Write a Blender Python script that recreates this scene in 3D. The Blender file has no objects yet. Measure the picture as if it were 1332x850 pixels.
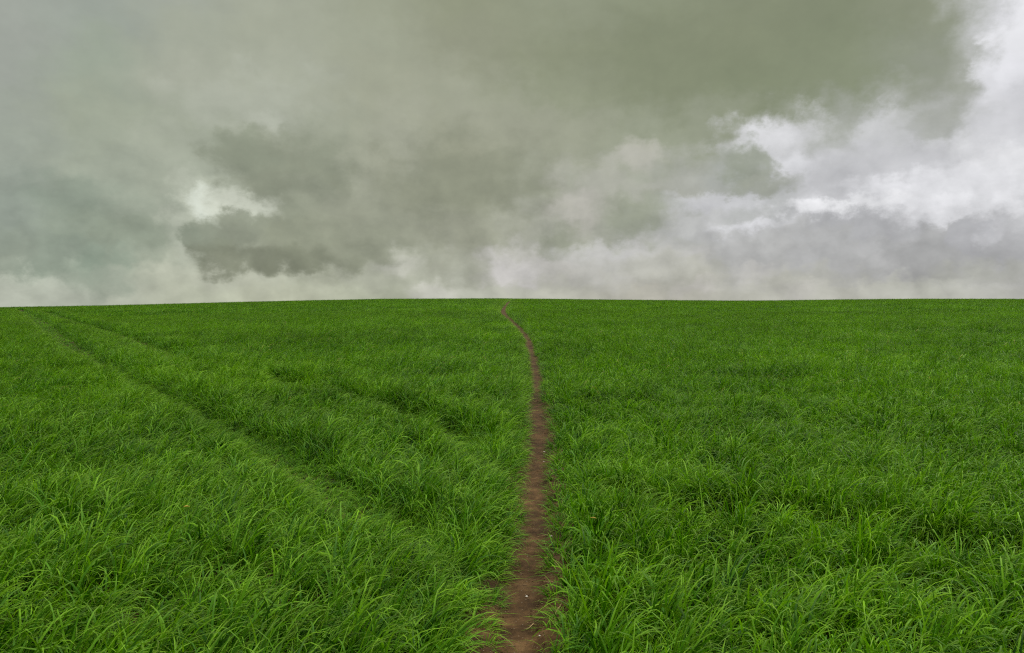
import bpy, math, random
import numpy as np

SC = bpy.context.scene
COL = SC.collection
F = 1045.0            # focal length in photograph pixels (1332 wide)
CX, CY = 666.0, 425.0
EYE = 1.70            # eye height over the soil

# ------------------------------------------------------------------ camera
cam = bpy.data.cameras.new('camera')
cam.sensor_width = 36.0
cam.lens = 36.0 * F / 1332.0
cam.clip_start = 0.05
cam.clip_end = 6000
camo = bpy.data.objects.new('camera', cam)
COL.objects.link(camo)
camo.location = (0, 0, EYE)
camo.rotation_euler = (math.radians(90), 0, 0)
SC.camera = camo

# ------------------------------------------------------------------ render / exposure
SC.view_settings.view_transform = 'Standard'
SC.view_settings.look = 'None'
SC.view_settings.gamma = 1.0
SC.view_settings.exposure = 0.0
SC.render.engine = 'CYCLES'
SC.cycles.max_bounces = 6
SC.cycles.diffuse_bounces = 1
SC.cycles.glossy_bounces = 2
SC.cycles.transmission_bounces = 3
SC.cycles.use_denoising = False
SC.cycles.filter_width = 1.2

# ------------------------------------------------------------------ sun behind the overcast
SUN_EL, SUN_AZ = math.radians(48), math.radians(50)      # azimuth from +Y towards +X
sun = bpy.data.lights.new('sun', 'SUN')
sun.energy = 1.5
sun.angle = math.radians(12)
sun.color = (1.0, 0.985, 0.95)
suno = bpy.data.objects.new('sun', sun)
COL.objects.link(suno)
suno.rotation_euler = (math.radians(90) - SUN_EL, 0, -SUN_AZ + math.pi)
suno.location = (0, 0, 60)


# ------------------------------------------------------------------ node helpers
class G:
    def __init__(s, nt):
        s.nt = nt

    def n(s, t, **kw):
        nd = s.nt.nodes.new(t)
        for k, v in kw.items():
            setattr(nd, k, v)
        return nd

    def put(s, sock, v):
        if isinstance(v, bpy.types.NodeSocket):
            s.nt.links.new(v, sock)
        elif v is not None:
            sock.default_value = v

    def m(s, op, a, b=None, c=None, clamp=False):
        nd = s.n('ShaderNodeMath', operation=op, use_clamp=clamp)
        for i, v in enumerate((a, b, c)):
            if v is not None:
                s.put(nd.inputs[i], v)
        return nd.outputs[0]

    def v(s, op, a, b=None, scale=None):
        nd = s.n('ShaderNodeVectorMath', operation=op)
        s.put(nd.inputs[0], a)
        if b is not None:
            s.put(nd.inputs[1], b)
        if scale is not None:
            s.put(nd.inputs['Scale'], scale)
        return nd.outputs['Value'] if op in ('LENGTH', 'DOT_PRODUCT') else nd.outputs[0]

    def mix(s, f, a, b, blend='MIX'):
        nd = s.n('ShaderNodeMix', data_type='RGBA', blend_type=blend)
        s.put(nd.inputs[0], f)
        s.put(nd.inputs[6], a)
        s.put(nd.inputs[7], b)
        return nd.outputs[2]

    def rng(s, x, a, b, c=0.0, d=1.0, kind='SMOOTHSTEP'):
        nd = s.n('ShaderNodeMapRange', interpolation_type=kind)
        for i, v in enumerate((x, a, b, c, d)):
            s.put(nd.inputs[i], v)
        return nd.outputs[0]

    def noise(s, vec, scale, detail=4.0, rough=0.5, out='Fac', dist=0.0, dim='3D'):
        nd = s.n('ShaderNodeTexNoise', noise_dimensions=dim)
        s.put(nd.inputs['Vector'], vec)
        nd.inputs['Scale'].default_value = scale
        nd.inputs['Detail'].default_value = detail
        nd.inputs['Roughness'].default_value = rough
        nd.inputs['Distortion'].default_value = dist
        return nd.outputs[out]

    def ramp(s, f, stops, interp='LINEAR'):
        nd = s.n('ShaderNodeValToRGB')
        cr = nd.color_ramp
        cr.interpolation = interp
        while len(cr.elements) < len(stops):
            cr.elements.new(0.5)
        for e, (p, c) in zip(cr.elements, sorted(stops, key=lambda q: q[0])):
            e.position = p
            e.color = c
        s.put(nd.inputs[0], f)
        return nd.outputs[0]


def lin(c):
    c = c / 255.0
    return c / 12.92 if c <= 0.04045 else ((c + 0.055) / 1.055) ** 2.4


def L3(r, g, b):
    return (lin(r), lin(g), lin(b), 1.0)


def azel(u, v):
    az = math.atan((u - CX) / F)
    return math.degrees(az), math.degrees(math.atan((CY - v) / F * math.cos(az)))


# ------------------------------------------------------------------ sky: an overcast cloud deck in sky directions
world = bpy.data.worlds.new('World')
SC.world = world
world.use_nodes = True
wt = world.node_tree
wt.nodes.clear()
g = G(wt)
wout = g.n('ShaderNodeOutputWorld')
bgn = g.n('ShaderNodeBackground')
bgn.inputs['Strength'].default_value = 1.0
wt.links.new(bgn.outputs[0], wout.inputs[0])

tc = g.n('ShaderNodeTexCoord')
D = g.v('NORMALIZE', tc.outputs['Generated'])
sx = g.n('ShaderNodeSeparateXYZ')
g.put(sx.inputs[0], D)
az0 = g.m('DEGREES', g.m('ARCTAN2', sx.outputs['X'], sx.outputs['Y']))
el0 = g.m('DEGREES', g.m('ARCSINE', sx.outputs['Z']))
# cloud space: horizontally stretched towards the horizon like a real deck seen at a grazing angle
cv = g.n('ShaderNodeCombineXYZ')
g.put(cv.inputs[0], g.m('MULTIPLY', az0, 0.115))
g.put(cv.inputs[1], g.m('MULTIPLY', el0, 0.15))
P = cv.outputs[0]
wn1 = g.noise(P, 1.1, 3, 0.5, 'Color', dim='2D')
wn2 = g.noise(P, 4.5, 6, 0.60, 'Color', dim='2D')
warp = g.v('ADD', g.v('SCALE', g.v('SUBTRACT', wn1, (0.5, 0.5, 0.5)), scale=3.2),
           g.v('SCALE', g.v('SUBTRACT', wn2, (0.5, 0.5, 0.5)), scale=3.2))
ae = g.n('ShaderNodeCombineXYZ')
g.put(ae.inputs[0], az0)
g.put(ae.inputs[1], el0)
UV = g.v('ADD', ae.outputs[0], warp)
suv = g.n('ShaderNodeSeparateXYZ')
g.put(suv.inputs[0], UV)
AZ, EL = suv.outputs['X'], suv.outputs['Y']

NC = 12
rows = [
    (0,   [(165,170,159),(163,168,159),(164,169,156),(165,169,151),(159,163,141),(148,152,127),(146,151,127),(140,146,120),(134,140,114),(132,138,112),(136,141,117),(195,195,196)]),
    (60,  [(163,168,158),(158,165,154),(164,169,152),(166,170,151),(162,166,145),(150,153,130),(140,145,119),(133,139,112),(132,138,111),(130,137,110),(138,143,120),(222,222,226)]),
    (120, [(160,165,155),(156,165,148),(167,171,154),(170,174,156),(162,165,144),(160,163,142),(146,151,126),(134,140,113),(131,138,110),(134,141,114),(146,151,133),(215,215,218)]),
    (180, [(157,163,151),(161,168,149),(163,169,150),(164,168,149),(162,165,145),(158,160,138),(158,161,140),(152,157,135),(145,150,128),(165,168,158),(184,185,182),(205,205,208)]),
    (240, [(157,164,151),(158,165,148),(166,172,154),(152,156,137),(158,161,142),(152,155,134),(162,165,147),(164,167,152),(168,171,165),(196,196,198),(214,214,217),(228,228,230)]),
    (300, [(144,153,141),(149,159,142),(160,166,149),(146,151,131),(149,152,133),(155,157,138),(170,171,158),(164,167,152),(178,180,177),(178,178,180),(178,178,180),(188,188,190)]),
    (345, [(158,166,150),(142,156,139),(168,173,155),(163,167,147),(154,158,137),(168,170,155),(180,179,172),(186,185,182),(182,181,178),(176,176,173),(170,170,170),(174,174,176)]),
    (385, [(190,195,180),(180,185,169),(178,182,163),(178,181,161),(174,178,158),(178,180,166),(182,182,170),(181,179,168),(180,180,170),(181,181,172),(180,181,172),(181,181,176)]),
]
A0, A1 = azel(0, 400)[0], azel(1332, 400)[0]
fold = g.m('PINGPONG', g.m('SUBTRACT', AZ, A0), A1 - A0)
af = g.m('DIVIDE', fold, A1 - A0)
prev = None
els = []
cols = []
for v, cs in rows:
    stops = []
    for i, c in enumerate(cs):
        u = 1332.0 * i / (NC - 1)
        stops.append(((azel(u, 400)[0] - A0) / (A1 - A0), L3(*c)))
    cols.append(g.ramp(af, stops, 'EASE'))
    els.append(azel(666, v)[1])
elm = EL
acc = cols[-1]
for i in range(len(rows) - 2, -1, -1):
    f = g.rng(elm, els[i + 1], els[i], 0, 1, 'SMOOTHSTEP')
    acc = g.mix(f, acc, cols[i])
base = acc

# soft mottling at a few scales
n1 = g.noise(P, 2.2, 5, 0.55, dim='2D')
n2 = g.noise(g.v('ADD', P, (7.3, 2.1, 0.0)), 7.0, 6, 0.6, dim='2D')
mot = g.m('ADD', g.m('MULTIPLY', g.m('SUBTRACT', n1, 0.5), 0.34), g.m('MULTIPLY', g.m('SUBTRACT', n2, 0.5), 0.20))

# individual puffs and gaps: (u, v, ru, rv, colour, softness, strength)
puffs = [
    # the pale opening on the left and the puffy cloud below it
    (330, 140, 110, 50, (177,181,166), 1.1, 0.55), (215, 190, 60, 30, (172,177,160), 1.1, 0.4),
    (262, 262, 52, 38, (186,191,174), 1.1, 0.85), (240, 305, 30, 60, (188,193,176), 1.1, 0.75), (262, 266, 27, 22, (214,220,206), 1.0, 0.95),
    (316, 268, 48, 18, (205,209,193), 1.0, 0.85), (345, 160, 26, 18, (186,190,175), 1.1, 0.55),
    (300, 360, 140, 20, (186,189,171), 1.1, 0.75), (480, 352, 80, 30, (176,178,163), 1.1, 0.6), (515, 342, 30, 20, (193,193,182), 1.1, 0.7),
    (370, 215, 100, 52, (149,154,134), 0.9, 0.9), (308, 196, 50, 34, (150,156,136), 0.8, 0.8), (420, 170, 60, 40, (156,161,141), 1.1, 0.4),
    (400, 318, 130, 40, (150,154,134), 0.8, 0.85), (262, 308, 30, 28, (147,153,135), 0.6, 0.9), (312, 300, 40, 28, (148,153,135), 0.6, 0.88),
    (340, 336, 96, 22, (141,145,125), 0.8, 0.8),
    (180, 302, 85, 28, (147,156,138), 1.0, 0.65), (90, 250, 60, 30, (146,158,142), 1.1, 0.5),
    (40, 328, 110, 32, (144,153,139), 1.0, 0.75), (110, 366, 80, 26, (146,158,142), 1.0, 0.6), (0, 384, 110, 30, (186,191,176), 0.8, 0.8),
    # centre
    (640, 160, 70, 50, (163,165,146), 1.1, 0.5), (520, 190, 50, 70, (166,168,150), 1.1, 0.5),
    (600, 235, 130, 66, (149,152,131), 0.9, 0.8), (620, 320, 60, 50, (157,159,141), 1.0, 0.6), (470, 290, 60, 40, (156,159,140), 1.0, 0.5),
    (570, 384, 40, 16, (196,195,186), 1.1, 0.7),
    (690, 344, 80, 30, (190,188,182), 1.0, 0.8), (672, 356, 40, 22, (202,199,197), 1.0, 0.7),
    (790, 240, 70, 44, (178,178,166), 1.0, 0.75), (836, 204, 36, 26, (186,184,173), 1.0, 0.7), (754, 280, 40, 36, (184,181,172), 1.0, 0.7),
    (890, 240, 70, 50, (172,172,163), 1.0, 0.55), (905, 292, 110, 30, (190,190,190), 1.0, 0.75), (940, 262, 90, 16, (203,203,206), 1.0, 0.75),
    (826, 280, 52, 34, (153,158,138), 0.9, 0.8), (728, 312, 40, 26, (153,157,138), 0.9, 0.8), (800, 334, 70, 18, (192,191,189), 1.0, 0.7),
    # bright right-hand side
    (1015, 190, 90, 46, (206,206,208), 1.0, 0.85), (995, 184, 40, 24, (222,222,224), 1.0, 0.75), (1035, 218, 36, 26, (224,224,227), 1.0, 0.75),
    (968, 218, 44, 32, (155,160,144), 0.7, 0.9), (990, 242, 52, 15, (160,163,150), 0.8, 0.8),
    (1150, 170, 60, 28, (210,210,213), 1.0, 0.65), (1150, 212, 130, 28, (192,192,194), 1.0, 0.75),
    (1200, 252, 200, 26, (218,218,221), 1.0, 0.85), (1290, 232, 110, 26, (224,224,227), 1.1, 0.8), (1100, 266, 110, 14, (232,232,234), 1.0, 0.8),
    (1230, 272, 120, 20, (228,228,231), 1.0, 0.8),
    (980, 298, 50, 16, (220,220,224), 1.0, 0.75),
    (1240, 110, 60, 60, (152,155,140), 1.0, 0.5), (1215, 160, 60, 26, (160,163,152), 1.0, 0.5),
    (1330, 52, 38, 56, (230,230,233), 1.0, 0.95), (1302, 104, 40, 34, (226,226,230), 1.0, 0.85), (1310, 160, 60, 44, (206,206,209), 1.0, 0.7),
    # cumulus band over the right horizon
    (1000, 330, 100, 36, (173,173,172), 0.6, 0.9), (1144, 306, 44, 30, (173,173,175), 0.5, 0.85), (1090, 338, 100, 32, (172,172,172), 0.6, 0.9),
    (1245, 328, 100, 34, (164,164,164), 0.45, 1.0), (1262, 306, 34, 22, (169,169,172), 0.45, 0.85), (1326, 320, 44, 34, (172,172,174), 0.45, 0.9),
    (1296, 300, 24, 12, (206,206,210), 1.1, 0.4), (1190, 290, 34, 9, (212,212,215), 1.1, 0.5),
    (870, 352, 90, 26, (172,172,160), 1.0, 0.65), (1020, 362, 90, 16, (179,179,167), 1.0, 0.5), (1290, 356, 100, 18, (168,169,160), 1.0, 0.6),
    (985, 352, 36, 14, (194,192,188), 1.1, 0.6), (905, 374, 34, 12, (192,189,184), 1.1, 0.6),
    (1040, 374, 40, 10, (190,188,182), 1.1, 0.55),
]
pg = bpy.data.node_groups.new('cloud_puff', 'ShaderNodeTree')
for nm, ty in (('UV', 'NodeSocketVector'), ('Centre', 'NodeSocketVector'), ('Inverse', 'NodeSocketVector'),
               ('Noise', 'NodeSocketFloat'), ('Soft', 'NodeSocketFloat'), ('Strength', 'NodeSocketFloat'),
               ('Below', 'NodeSocketColor'), ('Colour', 'NodeSocketColor')):
    pg.interface.new_socket(nm, in_out='INPUT', socket_type=ty)
pg.interface.new_socket('Out', in_out='OUTPUT', socket_type='NodeSocketColor')
pg.interface.new_socket('Next UV', in_out='OUTPUT', socket_type='NodeSocketVector')
h = G(pg)
gi, go = h.n('NodeGroupInput'), h.n('NodeGroupOutput')
I = gi.outputs
d_ = h.v('LENGTH', h.v('MULTIPLY', h.v('SUBTRACT', I['UV'], I['Centre']), I['Inverse']))
d_ = h.m('ADD', d_, I['Noise'])
lo_ = h.m('ADD', 1.0, h.m('MULTIPLY', I['Soft'], 0.33))
mk = h.rng(d_, lo_, h.m('SUBTRACT', lo_, I['Soft']))
ly = h.n('ShaderNodeSeparateXYZ')
h.put(ly.inputs[0], h.v('MULTIPLY', h.v('SUBTRACT', I['UV'], I['Centre']), I['Inverse']))
lit = h.v('SCALE', I['Colour'], scale=h.m('ADD', 1.0, h.m('MULTIPLY', ly.outputs['Y'], 0.09)))
res = h.mix(h.m('MULTIPLY', mk, I['Strength']), I['Below'], lit)
pg.links.new(res, go.inputs[0])
# the direction is handed from puff to puff, so that the shader is evaluated one puff at a time
pg.links.new(h.v('ADD', I['UV'], h.v('SCALE', res, scale=1e-6)), go.inputs[1])

pn = g.noise(g.v('ADD', P, (3.1, 5.7, 0.0)), 5.0, 8, 0.60, dim='2D')
pn2 = g.noise(g.v('ADD', P, (13.1, 1.7, 0.0)), 1.9, 2, 0.5, dim='2D')
vo = g.n('ShaderNodeTexVoronoi', feature='SMOOTH_F1', voronoi_dimensions='2D')
g.put(vo.inputs['Vector'], g.v('ADD', P, g.v('SCALE', wn2, scale=0.16)))
vo.inputs['Scale'].default_value = 3.6
vo.inputs['Detail'].default_value = 0.0
vo.inputs['Roughness'].default_value = 0.55
vo.inputs['Smoothness'].default_value = 0.35
pn = g.m('ADD', g.m('MULTIPLY', g.m('SUBTRACT', pn, 0.5), 0.8), g.m('MULTIPLY', g.m('SUBTRACT', vo.outputs['Distance'], 0.38), 0.42))
pn = g.m('ADD', pn, 0.5)
pnz = g.m('ADD', g.m('MULTIPLY', g.m('SUBTRACT', pn, 0.5), 1.35), g.m('MULTIPLY', g.m('SUBTRACT', pn2, 0.5), 0.9))
# a lighter warp for the puffs, so that they stay where they are
UVp = g.v('ADD', ae.outputs[0], g.v('SCALE', g.v('SUBTRACT', wn2, (0.5, 0.5, 0.5)), scale=2.4))
# relief of the billows, lit from the upper right: difference of two nearby samples
Pw = g.v('ADD', P, g.v('SCALE', wn2, scale=0.10))
ra = g.noise(Pw, 2.6, 5, 0.52, dim='2D')
rb = g.noise(g.v('ADD', Pw, (0.07, 0.10, 0.0)), 2.6, 5, 0.52, dim='2D')
relief = g.m('SUBTRACT', ra, rb)
shade = g.m('ADD', g.m('ADD', 1.0, g.m('MULTIPLY', mot, g.rng(el0, 20, 5, 0.35, 0.8))), g.m('MULTIPLY', relief, g.rng(el0, 16, 4, 0.12, 0.55)))
acc = base
for (u, v, ru, rv, c, soft, st) in puffs:
    kc = 1.42 if c[1] < 168 else 1.02
    c = tuple(min(243, q0 + (kc - 1) * (sum(c) / 3 - 165)) for q0 in c)
    a, e = azel(u, v)
    a2, _ = azel(u + ru, v)
    _, e2 = azel(u, v - rv)
    nd = g.n('ShaderNodeGroup', node_tree=pg)
    g.put(nd.inputs['UV'], UVp)
    UVp = nd.outputs[1]
    nd.inputs['Centre'].default_value = (a, e, 0)
    nd.inputs['Inverse'].default_value = (1 / (a2 - a), 1 / (e2 - e), 0)
    g.put(nd.inputs['Noise'], pnz)
    nd.inputs['Soft'].default_value = soft
    nd.inputs['Strength'].default_value = st
    g.put(nd.inputs['Below'], acc)
    nd.inputs['Colour'].default_value = L3(*c)
    acc = nd.outputs[0]
acc = g.v('SCALE', acc, scale=shade)
# an overcast deck is brightest overhead (above what the photograph frames)
TOP = 2.3
over = g.rng(el0, 26, 62)
acc = g.mix(over, acc, (TOP, TOP * 0.99, TOP * 0.95, 1))
sky = g.n('ShaderNodeTexSky', sky_type='NISHITA')
sky.sun_disc = False
sky.sun_elevation = SUN_EL
sky.sun_rotation = SUN_AZ
skyc = g.v('SCALE', sky.outputs[0], scale=0.10)
g.put(bgn.inputs['Color'], g.mix(0.03, acc, skyc))
world.cycles.sampling_method = 'NONE'


# ------------------------------------------------------------------ terrain
rs = np.random.RandomState(11)


def sstep(x, a, b):
    t = np.clip((x - a) / (b - a), 0, 1)
    return t * t * (3 - 2 * t)


def vnoise(x, y, seed=0):
    xi, yi = np.floor(x).astype(np.int64), np.floor(y).astype(np.int64)
    fx, fy = x - xi, y - yi
    fx, fy = fx * fx * (3 - 2 * fx), fy * fy * (3 - 2 * fy)

    def hsh(i, j):
        n = (i * 374761393 + j * 668265263 + seed * 1442695041) & 0xFFFFFFFF
        n = ((n ^ (n >> 13)) * 1274126177) & 0xFFFFFFFF
        return ((n ^ (n >> 16)) & 0xFFFF) / 65535.0
    return (hsh(xi, yi) * (1 - fx) * (1 - fy) + hsh(xi + 1, yi) * fx * (1 - fy)
            + hsh(xi, yi + 1) * (1 - fx) * fy + hsh(xi + 1, yi + 1) * fx * fy)


def fbm(x, y, seed=0, octv=4, gain=0.5):
    s, a, t = 0, 1.0, 0
    for k in range(octv):
        s = s + a * vnoise(x * 2 ** k + 17.3 * k, y * 2 ** k + 5.1 * k, seed + k)
        t += a
        a *= gain
    return s / t - 0.5


HT = 1.38                                  # eye over the tips of the grass
KC = HT / 120.0 ** 2                       # crest about 120 m away
# skyline of the photograph (u, v)
HOR_U = [-400, 0, 75, 150, 230, 300, 400, 500, 650, 800, 950, 1010, 1100, 1200, 1332, 1700]
HOR_V = [404, 400, 399, 397.5, 395.5, 393.6, 391.3, 389.3, 388.6, 390.3, 391.6, 391.3, 390.0, 389.2, 389.4, 391]


def ground_h(x, y):
    x, y = np.asarray(x, float), np.asarray(y, float)
    r = np.hypot(x, y)
    phi = np.clip(np.arctan2(x, np.maximum(y, 1e-3)), -0.75, 0.75)
    u = CX + F * np.tan(phi)
    vt = np.interp(u, HOR_U, HOR_V)
    s = (CY - vt) / F + 2 * math.sqrt(HT * KC) / np.cos(phi)
    s0 = (CY - 389.5) / F + 2 * math.sqrt(HT * KC)
    w = sstep(y, 6, 45)
    s = s0 * (1 - w) + s * w
    rr = np.minimum(r, 420)
    z = s * y - KC * rr ** 2 - KC * 2 * 420 * np.maximum(r - 420, 0) * 0.8
    return z


def from_px(u, v, top):
    """world point whose height is ground + top, seen at pixel (u, v)"""
    dx, dz = (u - CX) / F, (CY - v) / F
    lo = None
    ys = np.concatenate([np.linspace(1, 40, 4000), np.linspace(40, 140, 4000)[1:]])
    z = EYE + dz * ys
    gz = ground_h(dx * ys, ys) + top
    k = np.argmax(z < gz)
    if not (z < gz).any():
        k = len(ys) - 1
    return dx * ys[k], ys[k]


def spline(pts, step):
    """Catmull-Rom resample of a 2-D polyline"""
    p = np.array(pts, float)
    p = np.vstack([2 * p[0] - p[1], p, 2 * p[-1] - p[-2]])
    out = []
    for i in range(1, len(p) - 2):
        n = max(2, int(np.linalg.norm(p[i + 1] - p[i]) / step))
        t = np.linspace(0, 1, n, endpoint=False)[:, None]
        out.append(0.5 * ((2 * p[i]) + (-p[i - 1] + p[i + 1]) * t + (2 * p[i - 1] - 5 * p[i] + 4 * p[i + 1] - p[i + 2]) * t ** 2
                          + (-p[i - 1] + 3 * p[i] - 3 * p[i + 1] + p[i + 2]) * t ** 3))
    out.append(p[-2][None])
    return np.vstack(out)


path_px = [(698, 850, 64), (699, 770, 60), (703, 740, 44), (711, 700, 32), (707, 660, 33), (705, 635, 31), (705.5, 600, 22), (705, 560, 14),
           (700, 540, 13), (698.5, 500, 10), (696, 480, 8), (689.5, 453, 5), (684, 440, 4), (674.7, 430, 4), (664.7, 420, 3),
           (655.5, 411, 3), (655.2, 405, 3), (658, 399, 2), (664, 393, 2)]
pp = []
for (u, v, w) in path_px:
    x, y = from_px(u, v, 0.0)
    pp.append((x - (0.02 + 0.07 * float(np.clip((11 - y) / 7, 0, 1))), y, max(w / F * y * 0.78 + 0.03, 0.20) + 0.16 * min(1, y / 35) + 0.16 * float(np.clip((y - 28) / 15, 0, 1)) - 0.14 * float(np.clip((y - 42) / 12, 0, 1))))
pp = np.array(pp)
d0 = pp[0, :2]
near = [(d0[0] + 0.00, -6.0, 0.34), (d0[0] + 0.03, -1.0, 0.34), (d0[0] + 0.0, 2.0, 0.34)]
allp = np.vstack([np.array(near), pp])
last = allp[-1]
allp = np.vstack([allp, [last[0] + 0.8, last[1] + 20, 0.3], [last[0] + 5, last[1] + 70, 0.3]])
cen = spline(allp[:, :2], 0.05)
wid = np.interp(cen[:, 1], allp[:, 1], allp[:, 2])
okk = np.concatenate([[True], np.diff(np.maximum.accumulate(cen[:, 1])) > 1e-6])
cen, wid = cen[okk], wid[okk]


def path_off(x, y):
    """signed distance from the path's centre line and its half width (the path runs along y)"""
    c = np.interp(y, cen[:, 1], cen[:, 0])
    w = np.interp(y, cen[:, 1], wid) * 0.5
    return x - c, w


trA = [(-60, 395), (10, 402), (40, 411), (66, 430), (110, 460), (155, 485), (200, 508), (270, 545), (330, 570), (395, 605), (440, 640), (500, 668), (570, 698), (620, 728), (672, 775)]
trB = [(60, 405), (75, 411), (110, 422), (150, 433), (220, 460), (290, 480), (440, 512), (560, 550), (640, 592), (720, 628), (800, 648), (900, 660), (1050, 674), (1180, 698), (1332, 716), (1500, 735)]
tracks = [spline([from_px(u, v, 0.16) for u, v in t], 0.15) for t in (trA, trB)]


def track_dist(x, y):
    d = np.full(np.shape(x), 99.0)
    for t in tracks:
        ts = t[:: 2]
        for k0 in range(0, len(x), 20000):
            xx, yy = x[k0:k0 + 20000], y[k0:k0 + 20000]
            dd = np.full(len(xx), 99.0)
            for j in range(0, len(ts), 64):
                q = ts[j:j + 64]
                dd = np.minimum(dd, np.sqrt(((xx[:, None] - q[None, :, 0]) ** 2 + (yy[:, None] - q[None, :, 1]) ** 2).min(1)))
            d[k0:k0 + 20000] = np.minimum(d[k0:k0 + 20000], dd)
    return d


def mesh_obj(name, verts, faces, mat, smooth=True):
    me = bpy.data.meshes.new(name)
    verts = np.asarray(verts, np.float32)
    faces = np.asarray(faces, np.int32)
    me.vertices.add(len(verts))
    me.vertices.foreach_set('co', verts.ravel())
    k = faces.shape[1]
    me.loops.add(faces.size)
    me.loops.foreach_set('vertex_index', faces.ravel())
    me.polygons.add(len(faces))
    me.polygons.foreach_set('loop_start', np.arange(0, faces.size, k, dtype=np.int32))
    me.polygons.foreach_set('loop_total', np.full(len(faces), k, np.int32))
    me.polygons.foreach_set('use_smooth', np.full(len(faces), smooth))
    me.materials.append(mat)
    me.update(calc_edges=True)
    return bpy.data.objects.new(name, me)


def new_mat(name):
    m = bpy.data.materials.new(name)
    m.use_nodes = True
    nt = m.node_tree
    nt.nodes.clear()
    gg = G(nt)
    out = gg.n('ShaderNodeOutputMaterial')
    b = gg.n('ShaderNodeBsdfPrincipled')
    nt.links.new(b.outputs[0], out.inputs[0])
    return m, gg, b, out


# soil under the grass and on the path
def soil_material(name, dark):
    m, s, b, out = new_mat(name)
    geo = s.n('ShaderNodeNewGeometry')
    p = geo.outputs['Position']
    a = s.noise(p, 1.6, 5, 0.55)
    c = s.noise(p, 38.0, 6, 0.7)
    e = s.noise(p, 7.0, 5, 0.6)
    c1 = s.ramp(e, [(0.32, (0.040 * dark, 0.022 * dark, 0.008 * dark, 1)), (0.52, (0.080 * dark, 0.045 * dark, 0.017 * dark, 1)), (0.72, (0.140 * dark, 0.083 * dark, 0.034 * dark, 1))])
    c2 = s.ramp(a, [(0.35, (0.8, 0.78, 0.76, 1)), (0.65, (1.2, 1.16, 1.12, 1))])
    cc = s.mix(1.0, c1, c2, 'MULTIPLY')
    grit = s.ramp(c, [(0.3, (0.55, 0.55, 0.55, 1)), (0.5, (1, 1, 1, 1)), (0.72, (1.35, 1.3, 1.25, 1))])
    cc = s.mix(0.8, cc, grit, 'MULTIPLY')
    vo = s.n('ShaderNodeTexVoronoi', feature='F1')
    s.put(vo.inputs['Vector'], p)
    vo.inputs['Scale'].default_value = 95.0
    spk = s.m('MULTIPLY', s.m('LESS_THAN', vo.outputs['Distance'], 0.23), s.m('GREATER_THAN', s.v('DOT_PRODUCT', vo.outputs['Color'], (1, 0, 0)), 0.93))
    cc = s.mix(spk, cc, (0.22, 0.18, 0.13, 1))
    s.put(b.inputs['Base Color'], cc)
    b.inputs['Roughness'].default_value = 0.85
    b.inputs['Specular IOR Level'].default_value = 0.12
    bp = s.n('ShaderNodeBump')
    bp.inputs['Strength'].default_value = 0.8
    bp.inputs['Distance'].default_value = 0.012
    s.put(bp.inputs['Height'], s.m('ADD', c, s.m('MULTIPLY', e, 0.8)))
    m.node_tree.links.new(bp.outputs[0], b.inputs['Normal'])
    return m


M_soil = soil_material('bare_soil', 0.5)  # soil under the grass, colour darkened to deepen the shade between blades
M_path = soil_material('trodden_soil', 0.82)

# ground sheet: fan of rings round the viewer, out past the crest and down the far side
nr, na = 260, 288
rad = np.concatenate([[0.0], np.geomspace(0.6, 1500, nr)])
ang = np.linspace(0, 2 * np.pi, na, endpoint=False)
RR, AA = np.meshgrid(rad[1:], ang, indexing='ij')
X, Y = RR * np.sin(AA), RR * np.cos(AA)
Z = ground_h(X, Y)
off, hw = path_off(X, Y)
Z = Z - 0.03 * np.exp(-(off / 0.3) ** 2) * (Y > -6)
V = np.vstack([[0, 0, float(ground_h(0, 0)) - 0.03], np.column_stack([X.ravel(), Y.ravel(), Z.ravel()])])
i, j = np.meshgrid(np.arange(nr - 1), np.arange(na), indexing='ij')
j2 = (j + 1) % na
q = np.column_stack([(1 + i * na + j).ravel(), (1 + (i + 1) * na + j).ravel(), (1 + (i + 1) * na + j2).ravel(), (1 + i * na + j2).ravel()])
q = np.vstack([q, np.column_stack([np.zeros(na // 2, int), 1 + np.arange(0, na, 2), 1 + np.arange(1, na, 2), 1 + (np.arange(2, na + 2, 2) % na)])])
go_ = mesh_obj('ground', V, q[:, ::-1], M_soil)
go_['kind'] = 'structure'
COL.objects.link(go_)

# path: a slightly dished, uneven ribbon
ys = np.concatenate([np.arange(-6, 1.5, 0.2), np.arange(1.5, 14, 0.02), np.arange(14, 40, 0.1), np.arange(40, 160, 0.5)])
cx_ = np.interp(ys, cen[:, 1], cen[:, 0])
cw = np.interp(ys, cen[:, 1], wid) * 0.5 + 0.16
tt = np.linspace(-1, 1, 37)
PX = cx_[:, None] + cw[:, None] * tt[None]
PY = np.repeat(ys[:, None], 37, 1)
hw2 = np.interp(ys, cen[:, 1], wid)[:, None] * 0.5
dd = np.abs(PX - cx_[:, None]) / hw2
PZ = ground_h(PX, PY) + 0.012 + 0.035 * sstep(dd, 0.55, 1.2) * (1 + 1.2 * fbm(PX * 7, PY * 7, 5, 3)) - 0.05 * sstep(np.abs(tt)[None], 0.93, 1.0)
PZ += 0.042 * fbm(PX * 3.5, PY * 2.2, 3, 4) + 0.010 * fbm(PX * 30, PY * 30, 9, 3)
n0, n1_ = PX.shape
i, j = np.meshgrid(np.arange(n0 - 1), np.arange(n1_ - 1), indexing='ij')
q = np.column_stack([(i * n1_ + j).ravel(), (i * n1_ + j + 1).ravel(), ((i + 1) * n1_ + j + 1).ravel(), ((i + 1) * n1_ + j).ravel()])
po = mesh_obj('path', np.column_stack([PX.ravel(), PY.ravel(), PZ.ravel()]), q, M_path)
po['kind'] = 'structure'
COL.objects.link(po)


def path_z(x, y):
    k = int(np.argmin(np.abs(ys - y)))
    return float(np.interp(x, PX[k], PZ[k]))


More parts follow.
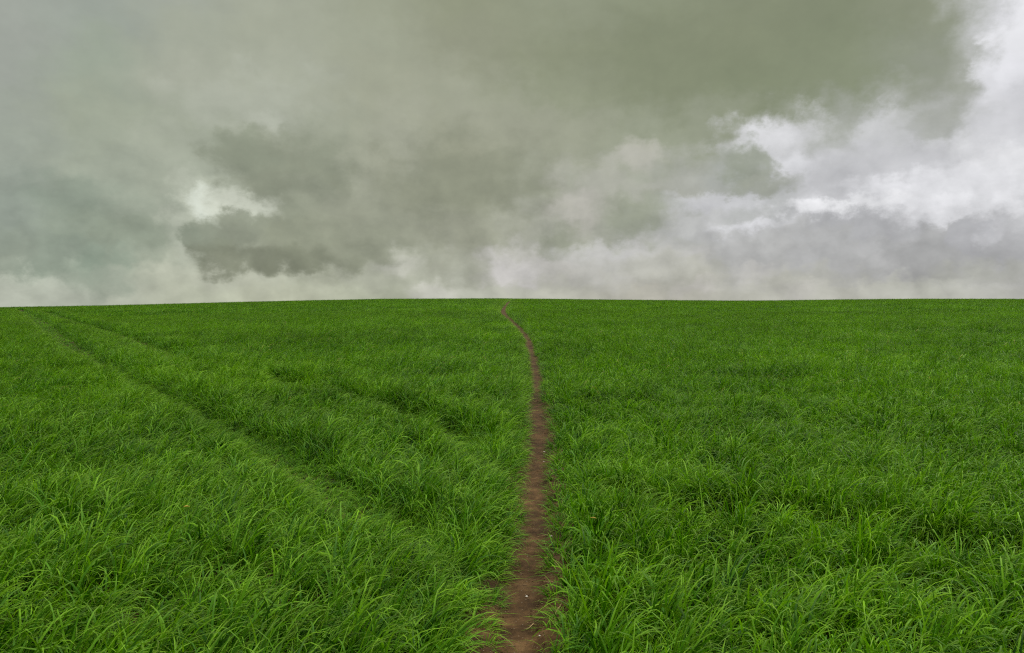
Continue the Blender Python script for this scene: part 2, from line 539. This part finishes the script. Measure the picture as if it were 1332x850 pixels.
# ------------------------------------------------------------------ grass blades
def leaf_material(name, c_lo, c_mid, c_hi):
    m, s, b, out = new_mat(name)
    at = s.n('ShaderNodeAttribute', attribute_name='blade')
    sp = s.n('ShaderNodeSeparateXYZ')
    s.put(sp.inputs[0], at.outputs['Vector'])
    rnd, t = sp.outputs['X'], sp.outputs['Y']
    oi = s.n('ShaderNodeObjectInfo')
    geo = s.n('ShaderNodeNewGeometry')
    big = s.noise(geo.outputs['Position'], 0.22, 3, 0.5)
    med = s.noise(geo.outputs['Position'], 1.3, 3, 0.5)
    f = s.m('ADD', s.m('MULTIPLY', rnd, 0.62), s.m('MULTIPLY', oi.outputs['Random'], 0.26))
    f = s.m('ADD', f, s.m('MULTIPLY', s.m('SUBTRACT', s.m('ADD', big, med), 1.0), 0.55))
    col = s.ramp(f, [(0.05, c_lo), (0.45, c_mid), (0.9, c_hi)])
    # pale stem end and slightly yellow tip, as the leaf has itself
    col = s.mix(s.m('MULTIPLY', s.rng(t, 0.55, 1.0), 0.40), col, (0.19, 0.25, 0.02, 1))
    # a few blades dried or rusty
    dry = s.m('MULTIPLY', s.m('GREATER_THAN', rnd, 0.995), 0.8)
    col = s.mix(dry, col, (0.30, 0.24, 0.07, 1))
    s.put(b.inputs['Base Color'], col)
    b.inputs['Roughness'].default_value = 0.5
    b.inputs['Specular IOR Level'].default_value = 0.14
    tr = s.n('ShaderNodeBsdfTranslucent')
    s.put(tr.inputs['Color'], s.mix(1.0, col, (1.15, 1.25, 0.5, 1), 'MULTIPLY'))
    ms = s.n('ShaderNodeMixShader')
    ms.inputs[0].default_value = 0.28
    m.node_tree.links.new(b.outputs[0], ms.inputs[1])
    m.node_tree.links.new(tr.outputs[0], ms.inputs[2])
    m.node_tree.links.new(ms.outputs[0], out.inputs[0])
    return m


M_leaf = leaf_material('grass_leaf', (0.010, 0.056, 0.002, 1), (0.070, 0.215, 0.004, 1), (0.225, 0.465, 0.012, 1))


def tuft_mesh(name, seed, n, radius, seg, fold, wmul=1.0, spread=0.7, bend=1.0):
    r = np.random.RandomState(seed)
    VV, FF, AT = [], [], []
    base = 0
    for k in range(n):
        pr = radius * math.sqrt(r.rand())
        pa = r.rand() * 2 * math.pi
        x0, y0 = pr * math.cos(pa), pr * math.sin(pa)
        L = (0.33 + 0.19 * r.rand()) * (0.72 if r.rand() < 0.25 else 1.0)
        wd = (0.0036 + 0.0034 * r.rand()) * wmul
        if r.rand() < 0.8:
            head = r.normal(0, spread)
        else:
            head = r.rand() * 2 * math.pi
        lean0 = math.radians(max(2, r.normal(15, 9)))
        droop = math.radians(np.clip(r.normal(92, 34), 15, 160)) * bend
        power = 1.5 + 1.6 * r.rand()
        kink = r.rand() < 0.12
        kt = 0.55 + 0.3 * r.rand()
        twist = r.normal(0, 0.7)
        face = head + math.pi / 2 + r.normal(0, 0.55)
        p = np.array([x0, y0, -0.01])
        rid = r.rand()
        sw = r.normal(0, 0.35)
        for si in range(seg + 1):
            t = si / seg
            th = lean0 + droop * t ** power
            if kink and t > kt:
                th += 0.9
            hd = head + sw * t
            dirv = np.array([math.sin(th) * math.cos(hd), math.sin(th) * math.sin(hd), math.cos(th)])
            if si:
                p = p + dirv * (L / seg)
            w = wd * min(1.0, 0.55 + 1.5 * t) * (1 - max(0, (t - 0.35) / 0.65) ** 1.9) + 0.0002
            fa = face + twist * t
            sd = np.array([math.cos(fa), math.sin(fa), 0])
            sd = sd - dirv * sd.dot(dirv)
            sd /= max(1e-6, np.linalg.norm(sd))
            nn = np.cross(sd, dirv)
            if fold:
                VV += [p - sd * w + nn * w * 0.35, p, p + sd * w + nn * w * 0.35]
                AT += [(rid, t, 0)] * 3
            else:
                VV += [p - sd * w, p + sd * w]
                AT += [(rid, t, 0)] * 2
        c = 3 if fold else 2
        for si in range(seg):
            for q_ in range(c - 1):
                a_ = base + si * c + q_
                FF.append((a_, a_ + 1, a_ + c + 1, a_ + c))
        base += c * (seg + 1)
    o = mesh_obj(name, VV, FF, M_leaf)
    at = o.data.attributes.new('blade', 'FLOAT_VECTOR', 'POINT')
    at.data.foreach_set('vector', np.array(AT, np.float32).ravel())
    return o


def tuft_set(tag, count, **kw):
    c = bpy.data.collections.new(tag)
    for k in range(count):
        c.objects.link(tuft_mesh('%s_%02d' % (tag, k), 100 + k * 7 + hash_(tag), **kw))
    return c


def hash_(s):
    return sum(ord(ch) * (i + 1) for i, ch in enumerate(s)) % 9973


SETS = {
    'near': tuft_set('tuft_near', 16, n=26, radius=0.06, seg=8, fold=True),
    'mid': tuft_set('tuft_mid', 10, n=60, radius=0.19, seg=5, fold=False, wmul=0.9),
    'far': tuft_set('tuft_far', 8, n=200, radius=0.50, seg=3, fold=False, wmul=1.6),
}


def scatter_tree(name, coll):
    nt = bpy.data.node_groups.new(name, 'GeometryNodeTree')
    nt.interface.new_socket('Geometry', in_out='INPUT', socket_type='NodeSocketGeometry')
    nt.interface.new_socket('Geometry', in_out='OUTPUT', socket_type='NodeSocketGeometry')
    gi, go = nt.nodes.new('NodeGroupInput'), nt.nodes.new('NodeGroupOutput')
    ci = nt.nodes.new('GeometryNodeCollectionInfo')
    ci.inputs['Collection'].default_value = coll
    ci.inputs['Separate Children'].default_value = True
    ci.inputs['Reset Children'].default_value = True
    ip = nt.nodes.new('GeometryNodeInstanceOnPoints')
    ip.inputs['Pick Instance'].default_value = True
    nt.links.new(gi.outputs[0], ip.inputs['Points'])
    nt.links.new(ci.outputs[0], ip.inputs['Instance'])

    def attr(n, ty, sock):
        a = nt.nodes.new('GeometryNodeInputNamedAttribute')
        a.data_type = ty
        a.inputs['Name'].default_value = n
        nt.links.new(a.outputs['Attribute'], sock)
    attr('pick', 'INT', ip.inputs['Instance Index'])
    attr('siz', 'FLOAT_VECTOR', ip.inputs['Scale'])
    e2r = nt.nodes.new('FunctionNodeEulerToRotation')
    attr('rot', 'FLOAT_VECTOR', e2r.inputs[0])
    nt.links.new(e2r.outputs[0], ip.inputs['Rotation'])
    nt.links.new(ip.outputs[0], go.inputs[0])
    return nt


def scatter_points(dens, r0, r1, jitter=0.5, half=37.0, side=3.0):
    """points in the part of the field the lens (and a step to either side) can see"""
    cell = 1.0 / math.sqrt(dens)
    tan = math.tan(math.radians(half))
    W = r1 * tan + side
    xs = np.arange(-W, W, cell)
    yy = np.arange(max(-1.0, r0 * 0.6 - 2), r1, cell)
    Xg, Yg = np.meshgrid(xs, yy)
    keep = (np.abs(Xg) < Yg * tan + side)
    Xg, Yg = Xg[keep], Yg[keep]
    Xg = Xg + (rs.rand(len(Xg)) - 0.5) * cell * 1.6
    Yg = Yg + (rs.rand(len(Yg)) - 0.5) * cell * 1.6
    rr = np.hypot(Xg, Yg)
    k = (rr >= r0) & (rr < r1)
    return Xg[k], Yg[k]


STORE = {'grass': {}, 'flattened_grass': {}}


def place(kind, dens, r0, r1, hscale=1.0, margin=0.0, only_near_path=None, not_near_path=None, track_min=None, track_max=None):
    x, y = scatter_points(dens, r0, r1)
    off, hw = path_off(x, y)
    r = np.hypot(x, y)
    edge = np.abs(off) - hw
    # ragged edge
    edge = edge + 0.05 * fbm(x * 3.0, y * 1.7, 21, 3)
    k = edge > margin
    if only_near_path is not None:
        k &= np.abs(off) < only_near_path
    if not_near_path is not None:
        k &= np.abs(off) > not_near_path
    x, y, off, hw, edge, r = [a[k] for a in (x, y, off, hw, edge, r)]
    td = track_dist(x, y)
    k = np.ones(len(x), bool)
    if track_min is not None:
        k &= td > track_min
    if track_max is not None:
        k &= td < track_max
    x, y, off, hw, edge, r, td = [a[k] for a in (x, y, off, hw, edge, r, td)]
    n = len(x)
    tl = 1 - sstep(td + 0.08 * fbm(x * 2, y * 2, 31, 3), 0.20 + 0.16 * sstep(r, 12, 45), 0.42 + 0.16 * sstep(r, 12, 45))
    tl = tl * sstep(edge, 0.1, 0.7)
    # height of the stand: rolling mounds, hollows and a few lodged pockets
    calm = 1 - 0.6 * sstep(r, 14, 45)
    und = 1.0 + calm * (0.80 * fbm(x * 0.75, y * 0.75, 41, 3) + 0.55 * fbm(x * 2.6, y * 2.6, 47, 2))
    pocket = sstep(fbm(x * 0.9 + 40, y * 0.6, 53, 2), 0.25, 0.37)
    hgt = und * (1 - 0.45 * calm * pocket) * (1 - (0.74 + 0.10 * sstep(r, 15, 30)) * tl)
    hgt *= (0.50 + 0.50 * sstep(edge, 0.02, 0.30))
    hgt *= rs.normal(1, 0.14, n) * calm + (1 - calm)
    hgt = np.clip(hgt, 0.15, 1.4) * hscale * 0.87
    sxy = (0.85 + 0.3 * rs.rand(n)) * (0.75 + 0.25 * hgt) * (0.6 + 0.4 * sstep(edge, 0.0, 0.2)) * (1 - 0.5 * tl) * 0.85
    # lean: the wind bends the left side over to the right, the right side is more mixed
    wind = 0.35 + 1.3 * fbm(x * 0.35 + 9, y * 0.35, 61, 3)
    left = 1 - sstep(x, -0.5, 1.5)
    spread = 0.5 * left + 1.25 * (1 - left)
    rz = wind * left + (-0.9 + 3.2 * fbm(x * 0.5, y * 0.5, 67, 3)) * (1 - left) + rs.normal(0, 1, n) * spread
    # beside the path tufts lean out over it
    near_p = (1 - sstep(edge, 0.02, 0.20)) * (rs.rand(n) < 0.35)
    rz = np.where(near_p > 0.4, np.where(off > 0, math.pi, 0.0) + rs.normal(0, 0.8, n), rz)
    tilt = np.abs(rs.normal(0, 0.10, n)) + 0.04 * left
    co = np.column_stack([x, y, ground_h(x, y) - 0.012 * np.exp(-(off / 0.3) ** 2)])
    rot = np.column_stack([rs.normal(0, 0.10, n), tilt, rz])
    siz = np.column_stack([sxy, sxy, hgt])
    pk = rs.randint(0, 64, n)
    fl = tl > 0.5
    bare = (tl > 0.55) & (rs.rand(n) < 0.25 * sstep(r, 15, 28))
    for nm, msk in (('grass', ~fl), ('flattened_grass', fl & ~bare)):
        STORE[nm].setdefault(kind, []).append((co[msk], rot[msk], siz[msk], pk[msk]))


place('near', 72, 0.0, 11.0, margin=0.03)
place('near', 150, 2.0, 17.0, hscale=1.0, track_max=0.48, margin=0.3)
place('near', 100, 11.0, 70.0, only_near_path=0.55)
place('near', 45, 70.0, 130.0, only_near_path=1.15)
place('near', 60, 45.0, 70.0, only_near_path=1.15, margin=0.3)
place('near', 85, 10.8, 46.0, not_near_path=0.50, track_max=0.85)
place('near', 60, 46.0, 90.0, not_near_path=0.80, track_max=1.15)
place('mid', 26, 10.6, 46.0, not_near_path=0.45, track_min=0.75)
place('far', 4.2, 45.0, 165.0, not_near_path=1.1, margin=0.2, track_min=1.1)
# thin fringe of low leaves creeping in along the path edge
place('near', 200, 2.0, 22.0, hscale=0.40, margin=0.045, only_near_path=0.36)


def build_scatter(name, label, cat):
    """ONE object: a base mesh of points carrying the clump transforms, joined instances of all clump sizes"""
    cos, rots, sizs, pks, lods = [], [], [], [], []
    for li, kind in enumerate(('near', 'mid', 'far')):
        for (c, r_, s_, p_) in STORE[name].get(kind, []):
            cos.append(c); rots.append(r_); sizs.append(s_)
            pks.append(p_ % len(SETS[kind].objects)); lods.append(np.full(len(c), li))
    co, ro, si, pk, lo = map(np.concatenate, (cos, rots, sizs, pks, lods))
    me = bpy.data.meshes.new(name)
    me.vertices.add(len(co))
    me.vertices.foreach_set('co', co.astype(np.float32).ravel())
    for nm, ty, arr, key in (('rot', 'FLOAT_VECTOR', ro, 'vector'), ('siz', 'FLOAT_VECTOR', si, 'vector'),
                             ('pick', 'INT', pk, 'value'), ('lod', 'INT', lo, 'value')):
        a = me.attributes.new(nm, ty, 'POINT')
        a.data.foreach_set(key, arr.astype(np.float32 if ty == 'FLOAT_VECTOR' else np.int32).ravel())
    me.materials.append(M_leaf)
    o = bpy.data.objects.new(name, me)
    COL.objects.link(o)
    nt = bpy.data.node_groups.new(name + '_scatter', 'GeometryNodeTree')
    nt.interface.new_socket('Geometry', in_out='INPUT', socket_type='NodeSocketGeometry')
    nt.interface.new_socket('Geometry', in_out='OUTPUT', socket_type='NodeSocketGeometry')
    gi, gout = nt.nodes.new('NodeGroupInput'), nt.nodes.new('NodeGroupOutput')
    jn = nt.nodes.new('GeometryNodeJoinGeometry')
    for li, kind in enumerate(('near', 'mid', 'far')):
        sub = scatter_tree(name + kind, SETS[kind])
        lodn = nt.nodes.new('GeometryNodeInputNamedAttribute')
        lodn.data_type = 'INT'
        lodn.inputs['Name'].default_value = 'lod'
        cmp_ = nt.nodes.new('FunctionNodeCompare')
        cmp_.data_type = 'INT'
        cmp_.operation = 'EQUAL'
        ia = [s for s in cmp_.inputs if s.type == 'INT']
        nt.links.new(lodn.outputs['Attribute'], ia[0])
        ia[1].default_value = li
        sep = nt.nodes.new('GeometryNodeSeparateGeometry')
        sep.domain = 'POINT'
        nt.links.new(gi.outputs[0], sep.inputs['Geometry'])
        nt.links.new(cmp_.outputs[0], sep.inputs['Selection'])
        gn = nt.nodes.new('GeometryNodeGroup')
        gn.node_tree = sub
        nt.links.new(sep.outputs[0], gn.inputs[0])
        nt.links.new(gn.outputs[0], jn.inputs[0])
    nt.links.new(jn.outputs[0], gout.inputs[0])
    md = o.modifiers.new('scatter', 'NODES')
    md.node_group = nt
    o['kind'] = 'stuff'
    o['label'] = label
    o['category'] = cat
    print(name, len(co))
    return o


build_scatter('grass', 'tall lush green grass covering the whole field on both sides of the path', 'grass')
build_scatter('flattened_grass', 'lower flattened grass in the two wheel tracks curving across the field', 'grass')


# ------------------------------------------------------------------ small things on the path
def simple_mat(name, rgb, rough=0.7, var=0.25, scale=60):
    m, s, b, out = new_mat(name)
    geo = s.n('ShaderNodeNewGeometry')
    nn = s.noise(geo.outputs['Position'], scale, 4, 0.6)
    c0 = tuple(v * (1 - var) for v in rgb) + (1,)
    c1 = tuple(v * (1 + var) for v in rgb) + (1,)
    s.put(b.inputs['Base Color'], s.ramp(nn, [(0.3, c0), (0.7, c1)]))
    b.inputs['Roughness'].default_value = rough
    return m


M_chalk = simple_mat('pale_stone', (0.42, 0.38, 0.31))
M_straw = simple_mat('dry_straw', (0.36, 0.24, 0.10))
M_yellow = simple_mat('yellow_leaf', (0.50, 0.33, 0.04))

import bmesh


def pebble(u, v, size, label, seed):
    x, y = from_px(u, v, 0.012)
    r = random.Random(seed)
    bm = bmesh.new()
    bmesh.ops.create_icosphere(bm, subdivisions=3, radius=size)
    sx_, sy_, sz_ = 1 + 0.4 * r.random(), 0.7 + 0.3 * r.random(), 0.5 + 0.2 * r.random()
    for w in bm.verts:
        k = 1 + 0.55 * float(fbm(np.array([w.co.x / size * 1.3 + seed]), np.array([w.co.y / size * 1.3 + w.co.z / size]), seed, 3)[0])
        w.co = (w.co.x * sx_ * k, w.co.y * sy_ * k, w.co.z * sz_ * k)
    me = bpy.data.meshes.new('pebble')
    bm.to_mesh(me)
    bm.free()
    for p in me.polygons:
        p.use_smooth = True
    me.materials.append(M_chalk)
    o = bpy.data.objects.new('pebble', me)
    o.location = (x, y, path_z(x, y) + size * 0.3)
    o.rotation_euler = (0, 0, r.random() * 6)
    o['label'] = label
    o['category'] = 'pebble'
    o['group'] = 'pale pebbles lying on the path'
    COL.objects.link(o)


pebble(685, 776, 0.0075, 'pale pebble near the left edge of the path where it widens', 3)
pebble(717, 704, 0.0080, 'whitish pebble on the path just past its widest part, beside a straw', 5)
pebble(702, 834, 0.0055, 'tiny pale pebble mid path, nearest to the camera', 8)
pebble(708, 587, 0.0095, 'white pebble farther up the narrow path, the most distant one', 11)
pebble(707.5, 600, 0.0070, 'small pale pebble just in front of the most distant white one', 14)


def ribbon(name, pts, w, mat, label, cat, lift=0.004, group=None, z=None):
    """thin bent leaf or stalk of real thickness lying on the ground"""
    P_ = spline(pts, 0.006)
    n = len(P_)
    VV, FF = [], []
    for k in range(n):
        t = k / (n - 1)
        d = P_[min(k + 1, n - 1)] - P_[max(k - 1, 0)]
        d = d / (np.linalg.norm(d) + 1e-9)
        nx, ny = -d[1], d[0]
        ww = w * (0.35 + 0.65 * math.sin(math.pi * min(1, max(0.02, t))) ** 0.5)
        zz = (path_z(P_[k, 0], P_[k, 1]) if z is None else z) + lift + 0.006 * math.sin(3.1 * t)
        for a, b_ in ((-1, 0), (0, 0.6), (1, 0), (0, -0.6)):
            VV.append((P_[k, 0] + nx * ww * a, P_[k, 1] + ny * ww * a, zz + b_ * ww))
    for k in range(n - 1):
        for q_ in range(4):
            FF.append((4 * k + q_, 4 * k + (q_ + 1) % 4, 4 * k + 4 + (q_ + 1) % 4, 4 * k + 4 + q_))
    FF.append((3, 2, 1, 0))
    FF.append((4 * n - 4, 4 * n - 3, 4 * n - 2, 4 * n - 1))
    o = mesh_obj(name, VV, FF, mat)
    o['label'] = label
    o['category'] = cat
    if group:
        o['group'] = group
    COL.objects.link(o)
    return o


def pxs(lst):
    return [from_px(u, v, 0.014) for u, v in lst]


SG = 'dry stalks lying on the path'
ribbon('dry_stalk', pxs([(698, 700), (706, 699), (716, 698), (722, 696)]), 0.0022, M_straw, 'straw coloured stalk lying straight across the path beyond the widest part', 'dry stalk', group=SG)
ribbon('dry_stalk', pxs([(706, 762), (712, 766), (720, 768)]), 0.0022, M_straw, 'short tan stalk near the right edge where the path widens', 'dry stalk', group=SG)
ribbon('dry_stalk', pxs([(684, 819), (689, 817), (695, 813)]), 0.0028, M_straw, 'curled dry stalk left of the middle near the bottom of the photo', 'dry stalk', group=SG)
ribbon('dry_stalk', pxs([(722, 808), (726, 802), (731, 795)]), 0.0030, M_straw, 'pale bent stalk poking out of the right hand grass edge', 'dry stalk', group=SG)


def yellow_leaf(u, v, label, a):
    x, y = from_px(u, v, 0.29)
    z = float(ground_h(x, y)) + 0.285
    L = 0.018
    ca, sa = math.cos(a), math.sin(a)
    pts = [(x + ca * L * k, y + sa * L * k + 0.008 * k * k) for k in (-1, -0.3, 0.3, 1)]
    ribbon('yellow_leaf', pts, 0.006, M_yellow, label, 'leaf', z=z, group='yellowed leaves caught in the grass')


yellow_leaf(242, 660, 'yellow leaf on top of the grass left of the path', 0.5)
yellow_leaf(772, 675, 'orange yellow leaf in the grass just right of the path', -0.4)


# ------------------------------------------------------------------ crumbs of soil and shreds of dead grass trodden into the path
def litter():
    r = np.random.RandomState(77)
    VV, FF = [], []
    for k in range(260):
        y = 2.6 + 9 * r.rand() ** 1.5
        c = np.interp(y, cen[:, 1], cen[:, 0])
        w = np.interp(y, cen[:, 1], wid) * 0.5
        x = c + w * 0.98 * (1 if r.rand() < 0.5 else -1) * r.rand() ** 0.5
        a, L, t = r.rand() * 6.28, 0.008 + 0.028 * r.rand() ** 2, 0.0009 + 0.0008 * r.rand()
        bnd = r.normal(0, 0.25)
        b0 = len(VV)
        for q_ in range(4):
            u = q_ / 3 - 0.5
            px, py = x + math.cos(a + bnd * u * 3) * L * u, y + math.sin(a + bnd * u * 3) * L * u
            z = path_z(px, py) + 0.002 + 0.0015 * r.rand()
            nx, ny = -math.sin(a) * t, math.cos(a) * t
            VV += [(px - nx, py - ny, z), (px, py, z + t), (px + nx, py + ny, z), (px, py, z - t)]
        for q_ in range(3):
            for e in range(4):
                FF.append((b0 + 4 * q_ + e, b0 + 4 * q_ + (e + 1) % 4, b0 + 4 * q_ + 4 + (e + 1) % 4, b0 + 4 * q_ + 4 + e))
    o = mesh_obj('grass_litter', VV, FF, simple_mat('dead_grass', (0.17, 0.105, 0.045), var=0.6, scale=25))
    o['kind'] = 'stuff'
    o['label'] = 'shreds of dead grass scattered over the bare soil path'
    o['category'] = 'litter'
    COL.objects.link(o)


def crumbs():
    r = np.random.RandomState(5)
    ico = bmesh.new()
    bmesh.ops.create_icosphere(ico, subdivisions=1, radius=1.0)
    bv = np.array([v.co[:] for v in ico.verts])
    bf = np.array([[v.index for v in f.verts] for f in ico.faces])
    ico.free()
    VV, FF = [], []
    for k in range(900):
        y = 2.6 + 10 * r.rand() ** 1.5
        c = np.interp(y, cen[:, 1], cen[:, 0])
        w = np.interp(y, cen[:, 1], wid) * 0.5
        x = c + w * 1.15 * (1 if r.rand() < 0.5 else -1) * r.rand() ** 0.4
        sz = 0.0018 + 0.0055 * r.rand() ** 3
        vv = bv * (1 + 0.35 * (r.rand(len(bv), 1) - 0.5)) * sz * np.array([1, 0.8 + 0.4 * r.rand(), 0.7])
        FF.append(bf + len(bv) * k)
        VV.append(vv + np.array([x, y, path_z(x, y) + sz * 0.25]))
    o = mesh_obj('soil_crumbs', np.vstack(VV), np.vstack(FF), M_path, smooth=False)
    o['kind'] = 'stuff'
    o['label'] = 'loose brown crumbs of soil along the path'
    o['category'] = 'soil'
    COL.objects.link(o)


litter()
crumbs()
